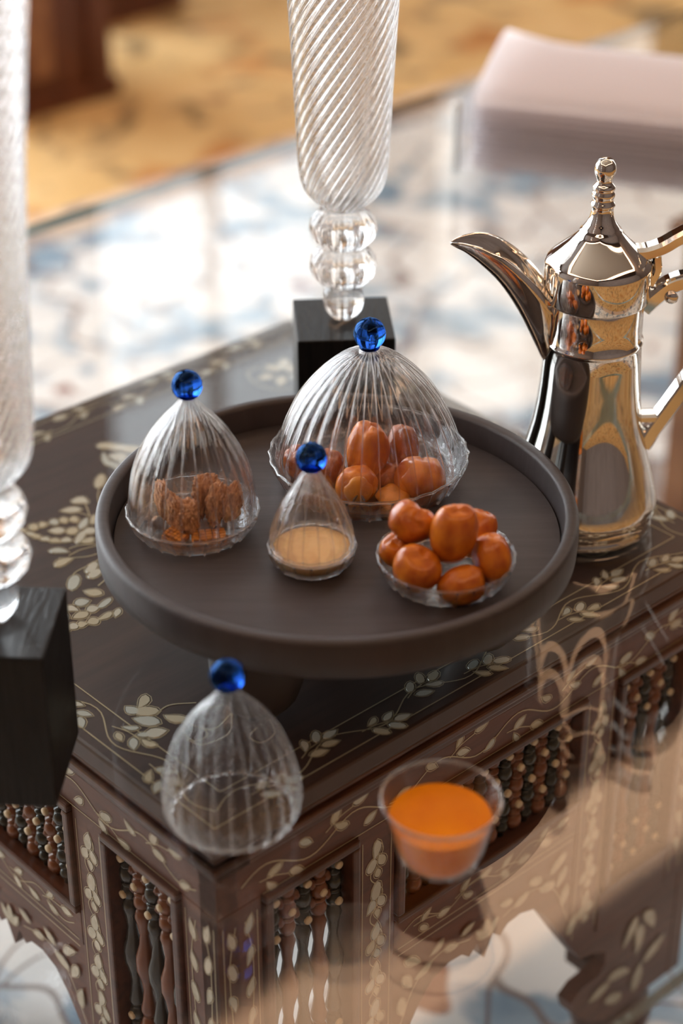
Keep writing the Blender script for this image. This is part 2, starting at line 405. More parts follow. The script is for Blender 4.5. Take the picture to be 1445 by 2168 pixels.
# inlay leaves: thin slips of pearl, three outlines x three tints, sharing mesh data
def leaf_mesh(kind):
    if kind == 0: prof = [(0, .02), (.12, .30), (.32, .47), (.55, .46), (.78, .28), (.92, .10), (1, 0)]
    elif kind == 1: prof = [(0, .05), (.10, .34), (.30, .5), (.6, .5), (.86, .36), (1, .04)]
    else: prof = [(0, .02), (.15, .2), (.4, .40), (.62, .5), (.85, .38), (1, .0)]
    up = [(x, y) for x, y in prof]; dn = [(x, -y*(.8 if kind == 2 else 1)) for x, y in reversed(prof[1:-1])]
    bend = (lambda x: .22*(x-.5)**2*4 - .1) if kind == 2 else (lambda x: 0)
    return [(x-.5, y+bend(x)) for x, y in up + dn]
LOUT = [leaf_mesh(k) for k in range(3)]
LM = {}
for k in range(3):
    for t in range(3):
        bm = bmesh.new(); n = len(LOUT[k])
        A = [bm.verts.new((x, y, 0)) for x, y in LOUT[k]]; B = [bm.verts.new((x*.93, y*.9, 1)) for x, y in LOUT[k]]
        for i in range(n): bm.faces.new((A[i], A[(i+1) % n], B[(i+1) % n], B[i]))
        bm.faces.new(B); fixn(bm)
        me = bpy.data.meshes.new('inlay_leaf'); bm.to_mesh(me); bm.free(); me.materials.append(M['pearl%d' % t]); LM[k, t] = me
NLEAF = [0]
wire = bmesh.new(); extra = bmesh.new()
def leaf(F, x, y, l, ang, wd, kind=None):
    """leaf in the plane frame F (x, y in the plane, z outwards), with a thin wire outline"""
    k = random.choice((0, 0, 1, 2)) if kind is None else kind; t = random.randrange(3); a = radians(ang)
    m = F @ Matrix.Translation((x, y, 0)) @ Matrix.Rotation(a, 4, 'Z') @ Matrix.Diagonal((l, wd, .0005, 1))
    if NLEAF[0] < 298:
        link('inlay_leaf', LM[k, t], None, tb, mtx=m)
    else:
        vs = [extra.verts.new(m @ Vector((px, py, 1))) for px, py in LOUT[k]]; extra.faces.new(vs)
    NLEAF[0] += 1
    o1, o2 = [], []
    for px, py in LOUT[k]:
        for (lst, d) in ((o1, .0007), (o2, .0013)):
            q = Vector((px*l, py*wd, 0)); 
            q += (q.normalized()*d if q.length > 1e-9 else Vector())
            lst.append(wire.verts.new(F @ Matrix.Translation((x, y, 0)) @ Matrix.Rotation(a, 4, 'Z') @ (q + Vector((0, 0, .0003)))))
    n = len(o1)
    for i in range(n): wire.faces.new((o1[i], o1[(i+1) % n], o2[(i+1) % n], o2[i]))
def line(F, pts, wd=.0009, z=.0003):
    P = [Vector((p[0], p[1], 0)) for p in pts]; prev = None
    for i, p in enumerate(P):
        t = (P[min(i+1, len(P)-1)] - P[max(i-1, 0)]).normalized(); nrm = Vector((-t.y, t.x, 0))*wd/2
        cur = (wire.verts.new(F @ (p + nrm + Vector((0, 0, z)))), wire.verts.new(F @ (p - nrm + Vector((0, 0, z)))))
        if prev: wire.faces.new((prev[0], prev[1], cur[1], cur[0]))
        prev = cur
def curve(F, pts, wd=.0009, n=6): line(F, spline([(p[0], p[1], 0) for p in pts], n), wd)
def sprig(F, x, y, ang, s, n=2, flip=1):
    """a stem with opposite leaves and one at the tip; s = length"""
    a = radians(ang); R = Matrix.Translation((x, y, 0)) @ Matrix.Rotation(a, 4, 'Z'); G = F @ R
    curve(G, [(0, 0), (s*.35, flip*s*.05), (s*.72, 0)], .0008, 4)
    for i in range(n):
        px = s*(.2 + .36*i)
        for sg in (1, -1):
            ln = s*.36*random.uniform(.85, 1.1)
            leaf(G, px + s*.14, sg*s*.17, ln, sg*random.uniform(28, 48), ln*.48)
    leaf(G, s*.92, 0, s*.38, random.uniform(-12, 12), s*.19)
TOPF = Matrix.Translation((0, 0, ZW))
L_IN, L_OUT = .2225, .2475
for k in range(4):
    F = TOPF @ Matrix.Rotation(k*pi/2, 4, 'Z')
    line(F, [(-L_OUT, -L_OUT), (L_OUT, -L_OUT)]); line(F, [(-L_IN, -L_IN), (L_IN, -L_IN)])
    ym = -(L_IN+L_OUT)/2
    pts = [(-.235 + .47*i/40, ym + .0075*sin(i*2*pi/6.7)) for i in range(41)]
    curve(F, pts, .0009, 2)
    nn = 9
    for i in range(nn):
        sprig(F, -.21 + i*.0475, ym + (.003 if i % 2 else -.003), 12 if i % 2 else -12, .034, 1 if k in (1, 2) else 2, 1)
    # corner motif: flower and scrolls pointing into the corner
    G = TOPF @ Matrix.Rotation(k*pi/2, 4, 'Z') @ Matrix.Translation((-.178, -.178, 0)) @ Matrix.Rotation(pi/4, 4, 'Z')
    if k != 0:
        for (x, y, l, an, wd) in ((-.02, 0, .02, 180, .01), (-.012, .009, .016, 130, .009), (-.012, -.009, .016, -130, .009), (.012, 0, .018, 0, .009), (.006, .014, .016, 60, .008), (.006, -.014, .016, -60, .008)):
            leaf(G, x, y, l, an, wd)
    for sg in (1, -1):
        curve(G, [(.03, 0), (.02, sg*.02), (0, sg*.03), (-.012, sg*.022), (-.006, sg*.014), (.004, sg*.018)], .001)
# motifs of the top seen left of the tray: x, y, length, angle, width on the board
MOTIF = [(-.1364,.1183,.0101,120,.0065),(-.127,.1167,.0075,157,.0095),(-.1194,.1143,.0077,157,.0095),(-.1113,.1121,.0078,157,.0095),(-.1043,.1092,.0075,157,.0095),(-.0977,.1048,.0075,157,.0095),(-.1332,.1046,.009,105,.0058),(-.1302,.0962,.0084,112,.0069),(-.1261,.0893,.0093,120,.0077),(-.1192,.0842,.0089,128,.0081),(-.1345,.1103,.0085,112,.0049),(-.1167,.1003,.013,138,.0094),(-.1083,.092,.0093,138,.0099),(-.0951,.0953,.0168,37,.0071),(-.0984,.0829,.0099,-43,.0094),(-.1091,.0807,.0185,-144,.0063),(-.1079,.0727,.012,-6,.0086),(-.0771,.1238,.0144,119,.0126),(-.0911,.1177,.0169,147,.0093),(-.1321,.0756,.0157,128,.0084),(-.1386,.0613,.0171,-179,.0103),(-.1495,.0335,.0209,-134,.0086),(-.1467,.0133,.0151,120,.0096),(-.0479,.138,.0222,46,.008),(-.1275,.0409,.0162,28,.0074),(-.1309,.0327,.0145,19,.0082),(-.0865,.0945,.0141,48,.0051),(-.1711,.0072,.0137,121,.0088),(-.1601,.0085,.0117,-24,.0105),(-.1817,.0015,.0135,-137,.0074),(-.1882,-.0105,.007,164,.0083),(-.1828,-.0119,.0071,164,.0083),(-.1765,-.0143,.0077,164,.0095),(-.169,-.0163,.0095,164,.0104),(-.1589,-.0172,.015,6,.007),(-.1709,-.0043,.0136,172,.0097),(-.1595,-.0035,.0094,-25,.01),(-.1486,-.0035,.0155,18,.0057),(-.1497,-.0194,.0117,-139,.0055),(-.0102,.1799,.0165,128,.0105),(-.005,.1715,.0164,128,.0105),(.0013,.1621,.0164,128,.0105),(-.024,.1636,.0233,63,.0054),(-.0255,.1507,.02,91,.0075),(-.0156,.1487,.02,91,.0076),(-.0139,.1597,.0156,119,.0123),(-.2004,-.1154,.0164,33,.0088),(-.2118,-.1174,.0118,96,.0083),(-.2051,-.1253,.0172,-43,.0103),(-.2114,-.1334,.0196,122,.011),(-.2146,-.1476,.0155,-26,.0113),(-.196,-.144,.0163,-58,.0098)]
for q in MOTIF: leaf(TOPF, *q)
for pts in ([(-.0985, .0595), (-.115, .071), (-.125, .0735)], [(-.0985, .0595), (-.118, .066), (-.131, .0655)], [(-.094, .056), (-.118, .054), (-.1385, .068)], [(-.092, .052), (-.12, .046), (-.14, .044), (-.1455, .04)], [(-.088, .048), (-.112, .03), (-.128, .022), (-.139, .018)],
            [(-.086, .1), (-.08, .112), (-.0775, .118)], [(-.085, .1), (-.088, .108), (-.09, .112)], [(-.07, .11), (-.062, .122), (-.056, .128)], [(-.175, -.14), (-.19, -.13), (-.203, -.132)], [(-.165, -.165), (-.185, -.17), (-.192, -.155), (-.18, -.145), (-.17, -.15)], [(-.165, -.165), (-.18, -.18), (-.2, -.178), (-.205, -.165)]):
    curve(TOPF, pts, .001)

# faces: four alike; boards, frames, spandrels, turned lattice
def zt(z): return z + ZT            # heights measured from the tray rim
HW = HF                             # half width of a face
face_parts = []
def S(s): return s - HW             # along-face coordinate from the left corner
ZA, ZR, ZL0, ZL1, ZM = zt(-.155), zt(-.186), zt(-.193), zt(-.278), zt(-.316)
WID = 2*HW
def mirror(iv): return [(a, b) for a, b in iv] + [(WID-b, WID-a) for a, b in iv]
POSTS = mirror([(0, .0365), (.121, .1555)])
meshes = {}
def mk(name, bm, mat, smooth=False):
    me = bpy.data.meshes.new(name); bm.to_mesh(me); bm.free(); me.materials.append(M[mat])
    if smooth:
        for p in me.polygons: p.use_smooth = True
    return me
Yf, Yb = -HF, -HF+.018              # front and back plane of the face boards
fp = []                             # (name, mesh, x, z) shared by the four faces
fp.append(('frieze_rail', mk('frieze_rail', boxm(-HW, HW, Yf, Yb, zt(-.1863), zt(-.1545), bev=.0008), 'wood'), 0, 0))
for (a, b) in POSTS:
    z0 = zt(-.44) if b < .05 or a > WID-.05 else zt(-.40)
    fp.append(('post', mk('post', boxm(S(a), S(b), Yf, Yb, z0, zt(-.1865), bev=.0008), 'wood'), 0, 0))
fp.append(('middle_rail', mk('middle_rail', boxm(S(.156), S(WID-.156), Yf, Yb, zt(-.3165), zt(-.286), bev=.0008), 'wood'), 0, 0))
for (a, b) in mirror([(.037, .1205)]):
    fp.append(('lower_rail', mk('lower_rail', boxm(S(a), S(b), Yf, Yb, zt(-.44), zt(-.400), bev=.0008), 'wood'), 0, 0))
# apron with the scalloped arch and the flared leg ends
half = [(.156, -.3175), (.156, -.4005), (.1215, -.4005), (.1215, -.4405), (.0005, -.4405), (.0005, -.556), (.098, -.556), (.118, -.545), (.140, -.520), (.144, -.506), (.132, -.498), (.112, -.497), (.103, -.488), (.104, -.474), (.118, -.466), (.137, -.460), (.150, -.440), (.160, -.424), (.172, -.404), (.184, -.384), (.198, -.368), (.214, -.3625), (.228, -.364), (.236, -.3715), (.244, -.3635), (.2525, -.383)]
poly = [(S(s), zt(z)) for s, z in half] + [(S(WID-s), zt(z)) for s, z in reversed(half[:-1])]
fp.append(('arched_apron', mk('arched_apron', prism(poly, Yf+.001, Yb-.002), 'wood'), 0, 0))
# raised frames round the openings
def frame(a, b, z0, z1, wdt=.0065, out=.004):
    bm = bmesh.new()
    for (x0, x1, y0, y1) in ((a, b, z1-wdt, z1), (a, b, z0, z0+wdt), (a, a+wdt, z0+wdt, z1-wdt), (b-wdt, b, z0+wdt, z1-wdt)):
        box(bm, S(x0), S(x1), Yf-out, Yf+.014, y0, y1, bev=.0016)
    return mk('lattice_frame', bm, 'moulding')
OPEN = [(.0375, .120, zt(-.3995), zt(-.187)), (.1565, WID-.1565, zt(-.2855), zt(-.187)), (WID-.120, WID-.0375, zt(-.3995), zt(-.187))]
for (a, b, z0, z1) in OPEN: fp.append(('lattice_frame', frame(a, b, z0, z1), 0, 0))
# turned balusters
def turned(h, tall, red):
    pr = [(0, 0), (.0028, 0)]
    def bead(z, r, l): return [(.0026, z-l*.55), (r*.8, z-l*.4), (r, z-l*.1), (r, z+l*.1), (r*.8, z+l*.4), (.0026, z+l*.55)]
    def ring(z): return [(.0026, z-.0016), (.0056, z-.0012), (.0056, z+.0008), (.0026, z+.0014)]
    if tall:
        pr += bead(.010, .0062, .012) + ring(.018) + bead(.0265, .0066, .013) + ring(.0345) + bead(.0425, .0062, .012)
        z0, z1 = .050, h-.050; m = (z0+z1)/2
        pr += [(.0046, z0), (.0062, z0+.006), (.0048, z0+.012), (.0034, m-.026), (.0046, m-.016), (.0075, m-.005), (.0075, m+.005), (.0046, m+.016), (.0034, m+.026), (.0048, z1-.012), (.0062, z1-.006), (.0046, z1)]
        pr += bead(h-.0425, .0062, .012) + ring(h-.0345) + bead(h-.0265, .0066, .013) + ring(h-.018) + bead(h-.010, .0058, .011)
    else:
        n = 5; st = h/n
        for i in range(n):
            z = st*(i+.5); odd = (i + red) % 2
            pr += bead(z, .0068 if odd else .0056, st*(.72 if odd else .5)) + ring(z + st*.47) if i < n-1 else bead(z, .0062 if odd else .005, st*.6)
    pr += [(.0028, h), (0, h)]
    pr = [(r, min(max(z, 0), h)) for r, z in pr]
    return mk('baluster', fixn(lathe(pr, 10)), 'red_turned' if red else 'dark_turned', True)
BT = [turned(.1985, True, r) for r in (0, 1)]; BS = [turned(.085, False, r) for r in (0, 1)]
peg = bmesh.new(); 
lathe([(0, -.0075), (.0026, -.0075), (.003, -.006), (.0016, -.003), (.0046, -.0012), (.0046, .0012), (.0016, .003), (.003, .006), (.0026, .0075), (0, .0075)], 8, bm=peg, mtx=Matrix.Rotation(pi/2, 4, 'Y'))
PEG = mk('cross_peg', fixn(peg), 'red_turned', True)
cap = bmesh.new(); lathe([(0, -.0012), (.0028, -.0010), (.0031, 0), (.0031, .004), (0, .004)], 10, bm=cap, mtx=Matrix.Rotation(-pi/2, 4, 'X'))
CAP = mk('bone_cap', fixn(cap), 'bone', True)
YL = Yf + .009
for oi, (a, b, z0, z1) in enumerate(OPEN):
    tall = oi != 1; n = 5 if tall else 14; w0, w1 = a+.0065, b-.0065; st = (w1-w0)/n
    for i in range(n):
        x = S(w0 + st*(i+.5)); r = i % 2
        fp.append(('baluster', (BT if tall else BS)[r], x, z0+.0068))
        if i < n-1:
            hs = (.0185, .0345, .164, .180) if tall else ((.017, .051) if r else (.034, .068))
            for hz in hs: fp.append(('cross_peg', PEG, x+st/2, z0+.0068+hz))
        if tall: hs = (.0265, .172) if r else (.0105, .0425, .156, .188)
        else: hs = (.0255, .0595) if r else (.0425, .0765)
        for hz in hs: fp.append(('bone_cap', CAP, x, z0+.0068+hz))
cnt = {}
xbm = {'cross_peg': bmesh.new(), 'bone_cap': bmesh.new()}
FACE_ROT = [0, -pi/2, pi/2, pi]      # near right, near left, far right, far left
for fi, ra in enumerate(FACE_ROT):
    R = Matrix.Rotation(ra, 4, 'Z')
    for (nm, me, x, z) in fp:
        y = YL if nm in ('baluster', 'cross_peg') else (YL-.0062 if nm == 'bone_cap' else 0)
        m = R @ Matrix.Translation((x, y, z))
        if fi > 1 and nm in xbm:
            t0 = xbm[nm]; before = len(t0.verts); t0.from_mesh(me); t0.verts.ensure_lookup_table()
            bmesh.ops.transform(t0, matrix=m, verts=t0.verts[before:]); continue
        link(nm, me, None, tb, mtx=m)
for nm, b_ in xbm.items(): link(nm + '_row', b_, 'red_turned' if nm == 'cross_peg' else 'bone', tb, kind='stuff')
# inlay on the two near faces
for fi in (0, 1):
    F = Matrix.Rotation(FACE_ROT[fi], 4, 'Z') @ Matrix.Translation((0, Yf, 0)) @ Matrix.Rotation(pi/2, 4, 'X')
    zm = zt(-.1705)
    curve(F, [(S(.02 + .465*i/44), zm + .008*sin(i*2*pi/7.4)) for i in range(45)], .001, 2)
    for i in range(8):
        sprig(F, S(.035 + i*.057), zm + (.004 if i % 2 else -.004), 20 if i % 2 else -16, .036, 1, 1)
        leaf(F, S(.035 + i*.057 + .040), zm - (.006 if i % 2 else -.006), .012, 30 if i % 2 else -30, .006)
    line(F, [(S(.0375), zt(-.1858)), (S(.466), zt(-.1858))], .0007)
    for pi_, (a, b) in enumerate(POSTS):
        if fi == 1 and pi_ == 0: continue
        xm = S((a+b)/2); wd = (b-a)
        for q in (a+.004, b-.004): line(F, [(S(q), zt(-.196)), (S(q), zt(-.43))], .0007)
        outer = pi_ in (0, 2)
        if outer:
            for sg in (1, -1): curve(F, [(xm + sg*.002, zt(-.43)), (xm + sg*.006, zt(-.33)), (xm + sg*.010, zt(-.24)), (xm + sg*.004, zt(-.2))], .0008, 8)
            for i in range(8 if fi == 0 else 7):
                z = zt(-.21 - i*.0275)
                for sg in (1, -1): leaf(F, xm + sg*.0075, z + (.006 if sg > 0 else 0), .0165, 90 - sg*14, .0062)
        else:
            curve(F, [(xm + .006*sin(i*pi/3), zt(-.2 - i*.0065)) for i in range(32)], .0008, 3)
            for i in range(6):
                z = zt(-.208 - i*.037)
                leaf(F, xm, z, .0165, 80, .0085); leaf(F, xm - .0045, z-.0125, .012, 60, .0082); leaf(F, xm + .0045, z-.011, .0125, 115, .0078); leaf(F, xm + .001, z-.021, .009, 100, .0065)
    zc = zt(-.301)
    for dz in (.0125, -.0125): line(F, [(S(.16), zc+dz), (S(WID-.16), zc+dz)], .0008)
    line(F, [(S(.16), zt(-.32)), (S(WID-.16), zt(-.32))], .0008)
    curve(F, [(S(.165 + .175*i/18), zc + .006*sin(i*2*pi/6)) for i in range(19)], .0008, 3)
    for i in range(4): sprig(F, S(.175 + i*.042), zc, 10 if i % 2 else -10, .034, 1)
    # spandrels
    for sg in (1, -1):
        def sp(s, z, l, an, wd): leaf(F, sg*S(s), zt(z), l, an if sg > 0 else 180-an, wd)
        for q in ((.175, -.335, .02, -35, .0085), (.170, -.352, .018, -60, .008), (.186, -.352, .018, 20, .008), (.165, -.374, .02, -80, .009), (.153, -.412, .018, -70, .008), (.2, -.338, .015, 30, .007), (.215, -.347, .015, -20, .007), (.232, -.34, .014, 20, .006)): sp(*q)
        curve(F, [(sg*S(.160), zt(-.40)), (sg*S(.178), zt(-.36)), (sg*S(.205), zt(-.345)), (sg*S(.235), zt(-.352))], .0008)
        for q in ((.05, -.47, .03, 60, .012), (.075, -.47, .03, 120, .012), (.0625, -.485, .034, 90, .013), (.085, -.51, .03, 20, .012), (.11, -.515, .026, -10, .011), (.04, -.51, .03, 150, .012), (.06, -.53, .03, 100, .012), (.09, -.535, .024, 30, .01)): sp(*q)
    for an in (50, 90, 130): leaf(F, .006*cos(radians(an))*1.6, zt(-.352) - .004*abs(cos(radians(an))), .016, an, .007)
link('inlay_outline', wire, 'wire', tb, kind='stuff')
link('inlay_fleck', extra, 'pearl1', tb, kind='stuff')
for sx in (-1, 1):
    for sy in (-1, 1):
        bm = lathe([(0, 0), (.018, 0), (.032, .012), (.037, .032), (.033, .055), (.022, .072), (.026, .0835), (0, .0835)], 24)
        link('ball_foot', fixn(bm), 'moulding', tb, smooth=True, mtx=Matrix.Translation((sx*.212, sy*.212, .0009)))
        link('corner_block', boxm(-.03, .03, -.03, .03, 0, .016, bev=.002), 'moulding', tb, mtx=Matrix.Translation((sx*.212, sy*.212, .0843)))

# ------------------------------------------------------------------ glass tabletop
gt = thing('glass_tabletop', 'large clear glass sheet laid over the inlaid table', 'tabletop', uv2(0, 0, 0), YAW)
GU0, GU1, GV0, GV1 = -.54, 1.60, -.369, .728
bm = bmesh.new(); box(bm, GU0, GU1, GV0, GV1, GT-.012, GT)
me = mk('sheet', bm, 'sheet'); me.materials.append(M['sheet_edge'])
for p in me.polygons:
    if abs(p.normal.z) < .5: p.material_index = 1
link('sheet', me, None, gt)

# ------------------------------------------------------------------ serving tray
ty = thing('round_serving_tray', 'round dark wooden tray with raised rim, on the glass tabletop', 'tray', (0, 0, 0))
link('tray_floor', fixn(lathe([(0, ZT-.0265), (.1488, ZT-.0265), (.1492, ZT-.0255), (.1492, ZT-.0198), (.1486, ZT-.019), (0, ZT-.019)], 128)), 'tray', ty, smooth=False)
pr = [(.1500, ZT-.0275), (.1580, ZT-.0275), (.1600, ZT-.0255), (.1606, ZT-.016), (.1605, ZT-.004), (.1596, ZT-.0012), (.158, ZT-.0002), (.1535, ZT-.0002), (.1516, ZT-.001), (.1508, ZT-.003), (.1500, ZT-.0245)]
link('rim', fixn(lathe(pr, 160, close=True)), 'tray', ty, smooth=True)
for an in (-123, -3, 117):
    bm = lathe([(0, GT+.0003), (.018, GT+.0003), (.026, GT+.010), (.031, GT+.026), (.033, GT+.05), (.033, ZT-.0278), (0, ZT-.0278)], 32)
    link('foot', fixn(bm), 'tray', ty, smooth=True, mtx=Matrix.Translation((.098*cos(radians(an))+.002, .098*sin(radians(an)), 0)))

# ------------------------------------------------------------------ ribbed glass
def shell(prof, n_rib, amp, th, seg, twist=0, steps=5, cap=True):
    """closed thin wall of revolution with optic ribs; prof runs from the mouth to the closed end"""
    P = spline(prof, steps); out = [(p.x, p.y) for p in P]; inn = []
    for i, p in enumerate(P):
        t = (P[min(i+1, len(P)-1)] - P[max(i-1, 0)]).normalized()
        q = (p.x - abs(t.y)*th - (0 if abs(t.y) > .3 else 0), p.y - max(0, -t.x)*th)
        inn.append((max(q[0], .0008), q[1]))
    prof2 = out + inn[::-1]; no = len(out)
    def rib(th_, z, k):
        a = amp
        e = min(1, max(0, (prof2[k][0]-.004)/.012))
        return 1 + a*e*(abs(sin(n_rib/2*(th_ - twist*z))) - .6)
    return fixn(lathe(prof2, seg, rib, close=True))
def ball(r, z, mat, parent, squash=1):
    pr = [(r*sin(pi*i/16), z - r*squash*cos(pi*i/16)) for i in range(17)]
    return link('knob', fixn(lathe(pr, 32)), mat, parent, smooth=True)
def collar(r, z, h, parent):
    return link('collar', fixn(lathe([(0, z-h), (r*.9, z-h), (r, z-h*.5), (r*.82, z+h*.2), (r*.7, z+h), (0, z+h)], 24)), 'blue', parent, smooth=True)
D1P = [(.0372, 0), (.0402, .004), (.0424, .011), (.0421, .022), (.0393, .0376), (.0344, .0526), (.0266, .0672), (.0184, .0781), (.0086, .0892), (.0052, .094), (.0044, .0962)]
D2P = [(.0572, 0), (.0612, .004), (.0641, .012), (.0632, .022), (.0578, .0384), (.0493, .0564), (.0381, .072), (.0236, .0861), (.0124, .0925), (.0068, .0946), (.0056, .0972)]
D3P = [(.0258, 0), (.0270, .004), (.0268, .012), (.0217, .0274), (.0142, .0412), (.0064, .0548), (.0047, .0575), (.0042, .0595)]
def rib_ring(prof, n, r, parent, a0=0, mat='rim_glass'):
    """fine raised glass ridges running up the wall, one per rib"""
    bm = bmesh.new(); P = spline(prof, 4)
    for k in range(n):
        a = a0 + 2*pi*k/n
        tube([(p.x*cos(a), p.x*sin(a), p.y) for p in P], [r*min(1, max(.35, p.x/.02)) for p in P], 6, bm)
    link('rib_ring', bm, mat, parent, smooth=True)
def dome(label, loc, prof, ribs, kz, kr, seg, amp=.036):
    t = thing('glass_dome', label, 'dome', loc, random.uniform(0, .2))
    rb = prof[0][0] + .0002; ring = bmesh.new(); A = []; n = ribs*8
    for i in range(n):
        a = 2*pi*i/n; f = rb*(1 + amp*.5*(abs(sin(ribs/2*a)) - .6)); tr_ = .00115 + .0003*abs(cos(ribs/2*a))**4
        A.append([ring.verts.new(((f+tr_*cos(b))*cos(a), (f+tr_*cos(b))*sin(a), .0016+tr_*sin(b))) for b in [pi*k/4 for k in range(8)]])
    for i in range(n):
        for k in range(8): ring.faces.new((A[i][k], A[(i+1) % n][k], A[(i+1) % n][(k+1) % 8], A[i][(k+1) % 8]))
    link('rolled_rim', fixn(ring), 'rim_glass', t, smooth=True)
    link('ribbed_cloche', shell(prof, ribs, amp, .0013, seg), 'glass', t, smooth=True)
    rib_ring([(x*(1 - amp*.55*min(1, max(0, (x-.004)/.012))), z) for x, z in prof], ribs, .00042, t)
    collar(prof[-1][0]*1.25, prof[-1][1] + .0005, .0016, t)
    ball(kr, kz, 'blue', t); return t
def dish(label, loc, rb, rr, h, ribs, seg):
    t = thing('glass_dish', label, 'dish', loc)
    th = .0014
    prof = [(0, 0), (rb*.6, 0), (rb*.97, .0003), (rb, .0015), (rb+(rr-rb)*.5, h*.5), (rr-.0004, h-.0008), (rr, h), (rr-th*.7, h+.0004), (rr-th*1.2, h-.0008), (rb+(rr-rb)*.5-th, h*.5), (rb-th*.8, .003), (rb*.9, .0022), (0, .002)]
    def rib(tt, z, k):
        if k < 2 or k > 10: return 1
        return 1 + (.010 if k < 8 else .004)*(abs(cos(ribs/2*tt))**6 - .3)
    link('ribbed_wall', fixn(lathe(prof, seg, rib)), 'dish_glass', t, smooth=True)
    rib_ring([(rb, .0012), (rb+(rr-rb)*.5+.0004, h*.5), (rr, h)], ribs, .0009, t, 0, 'rib_glass')
    ring = bmesh.new(); n = 96
    pts = []
    A = []
    for i in range(n):
        a = 2*pi*i/n; f = 1 + .02*(abs(cos(ribs/2*a))**4 - .3)
        A.append([ring.verts.new(((rr*f-.0006+.0009*cos(b))*cos(a), (rr*f-.0006+.0009*cos(b))*sin(a), h+.0009+.0009*sin(b))) for b in (0, pi/3, 2*pi/3, pi, 4*pi/3, 5*pi/3)])
    for i in range(n):
        for k in range(6): ring.faces.new((A[i][k], A[(i+1) % n][k], A[(i+1) % n][(k+1) % 6], A[i][(k+1) % 6]))
    link('rolled_rim', fixn(ring), 'rim_glass', t, smooth=True)
    return t
FL = ZT - .019 + .0003
P1 = Vector((-.0962, .0005, FL)); P2 = Vector((.0218, .0667, FL)); P3 = Vector((-.0162, -.0411, FL)); P4 = Vector((.0699, -.0583, FL)); P5 = Vector((-.0635, -.1921, GT+.0003))
dish('ribbed glass dish of brown biscuits under the left dome on the tray', P1, .0365, .0445, .0145, 24, 288)
dish('large ribbed glass dish of dates under the biggest dome', P2, .0600, .0690, .0195, 28, 336)
dish('small glass dish of tan paste under the smallest dome', P3, .0235, .0290, .0125, 16, 192)
dish('open ribbed glass bowl of whole dates at the front right of the tray', P4, .0370, .0446, .0160, 26, 312)
dome('clear ribbed glass dome with blue knob over the biscuits', P1 + Vector((0, 0, .0045)), D1P, 22, .1035, .0102, 352)
dome('largest ribbed glass dome with blue knob, over dates at the back of the tray', P2 + Vector((0, 0, .0050)), D2P, 30, .1070, .0110, 480)
dome('smallest glass dome with blue knob, over tan paste', P3 + Vector((0, 0, .0122)), D3P, 16, .0660, .0102, 256)
dome('empty ribbed glass dome with blue knob standing directly on the glass tabletop', P5, D1P, 22, .1035, .0105, 352)

# ------------------------------------------------------------------ food
def date_mesh(seed, wrinkle=.03, notch=0, fl=1):
    rnd = random.Random(seed); bm = bmesh.new(); bmesh.ops.create_icosphere(bm, subdivisions=4, radius=1)
    ph = [rnd.uniform(0, 6.28) for _ in range(6)]
    for v in bm.verts:
        p = v.co.copy(); th = math.atan2(p.y, p.x); z = p.z
        k = 1 + wrinkle*(sin(5*th + ph[0] + 1.2*z)*.6 + sin(9*th + ph[1] - 2*z)*.35 + sin(3*z*2 + ph[2])*.25)*(1-abs(z)**4)
        k *= 1 + .05*sin(2*th + ph[3])
        q = p*k; q.x *= (1 + .10*z); q.y *= fl
        if z > .80: q.z -= (z-.80)*.75*(1 + .4*sin(3*th + ph[4]))   # dimple at the stalk end
        if notch and p.x*cos(ph[5]) + p.y*sin(ph[5]) > .15:            # torn side
            d = (Vector((p.x, p.y, 0)) - Vector((cos(ph[5]), sin(ph[5]), 0))*.9).length
            if d < .75 and abs(z) < .8: q *= 1 - notch*(1 - d/.75)**1.0
        v.co = q
    return mk('date', bm, 'date', True)
def place_date(name, label, me, pos, r, hgt, rot, mat=None, group=None, cat='date', inner=None):
    o = link(name, me if mat is None else me.copy(), None)
    if mat is not None: o.data.materials.clear(); o.data.materials.append(M[mat])
    o.matrix_world = Matrix.Translation(pos) @ Matrix.Rotation(radians(rot[2]), 4, 'Z') @ Matrix.Rotation(radians(rot[1]), 4, 'Y') @ Matrix.Rotation(radians(rot[0]), 4, 'X') @ Matrix.Diagonal((r, r, hgt, 1))
    tag(o, label, cat, group); return o
GB = 'whole dates in the open glass bowl'
DM = [date_mesh(i, .012) for i in range(3)] + [date_mesh(11, .03, .35), date_mesh(12, .03, .28)]
bowl_dates = [
    ('largest glossy orange date, standing upright on top of the open bowl', DM[0], (.0735, -.0705, ZT+.0215), .0146, .0222, (6, 5, 20)),
    ('date with a torn pale top, resting on the back left of the open bowl', DM[3], (.0480, -.0535, ZT+.0200), .0148, .0160, (-50, 15, 200)),
    ('date at the right inside of the open bowl with a split tip', DM[4], (.0975, -.0700, ZT+.0030), .0140, .0170, (-18, 12, 60)),
    ('smooth orange date at the front left of the open bowl', DM[1], (.0505, -.0800, ZT+.0010), .0152, .0165, (15, 20, -30)),
    ('small pale date squeezed against the left wall of the open bowl', DM[2], (.0385, -.0530, ZT-.0020), .0110, .0130, (20, -20, 10)),
    ('dark date lowest in the front of the open bowl behind the ribs', DM[0], (.0790, -.0870, ZT-.0065), .0122, .0160, (5, 80, 12)),
    ('date peeking out behind the tall upright one in the open bowl', DM[1], (.0900, -.0430, ZT+.0050), .0120, .0165, (-25, 20, 0)),
]
for lb, me, p, r, h_, rt_ in bowl_dates: place_date('date', lb, me, Vector(p), r, h_, rt_, group=GB)
GD = 'dates under the largest dome'
CM = [date_mesh(30+i, .085) for i in range(3)]
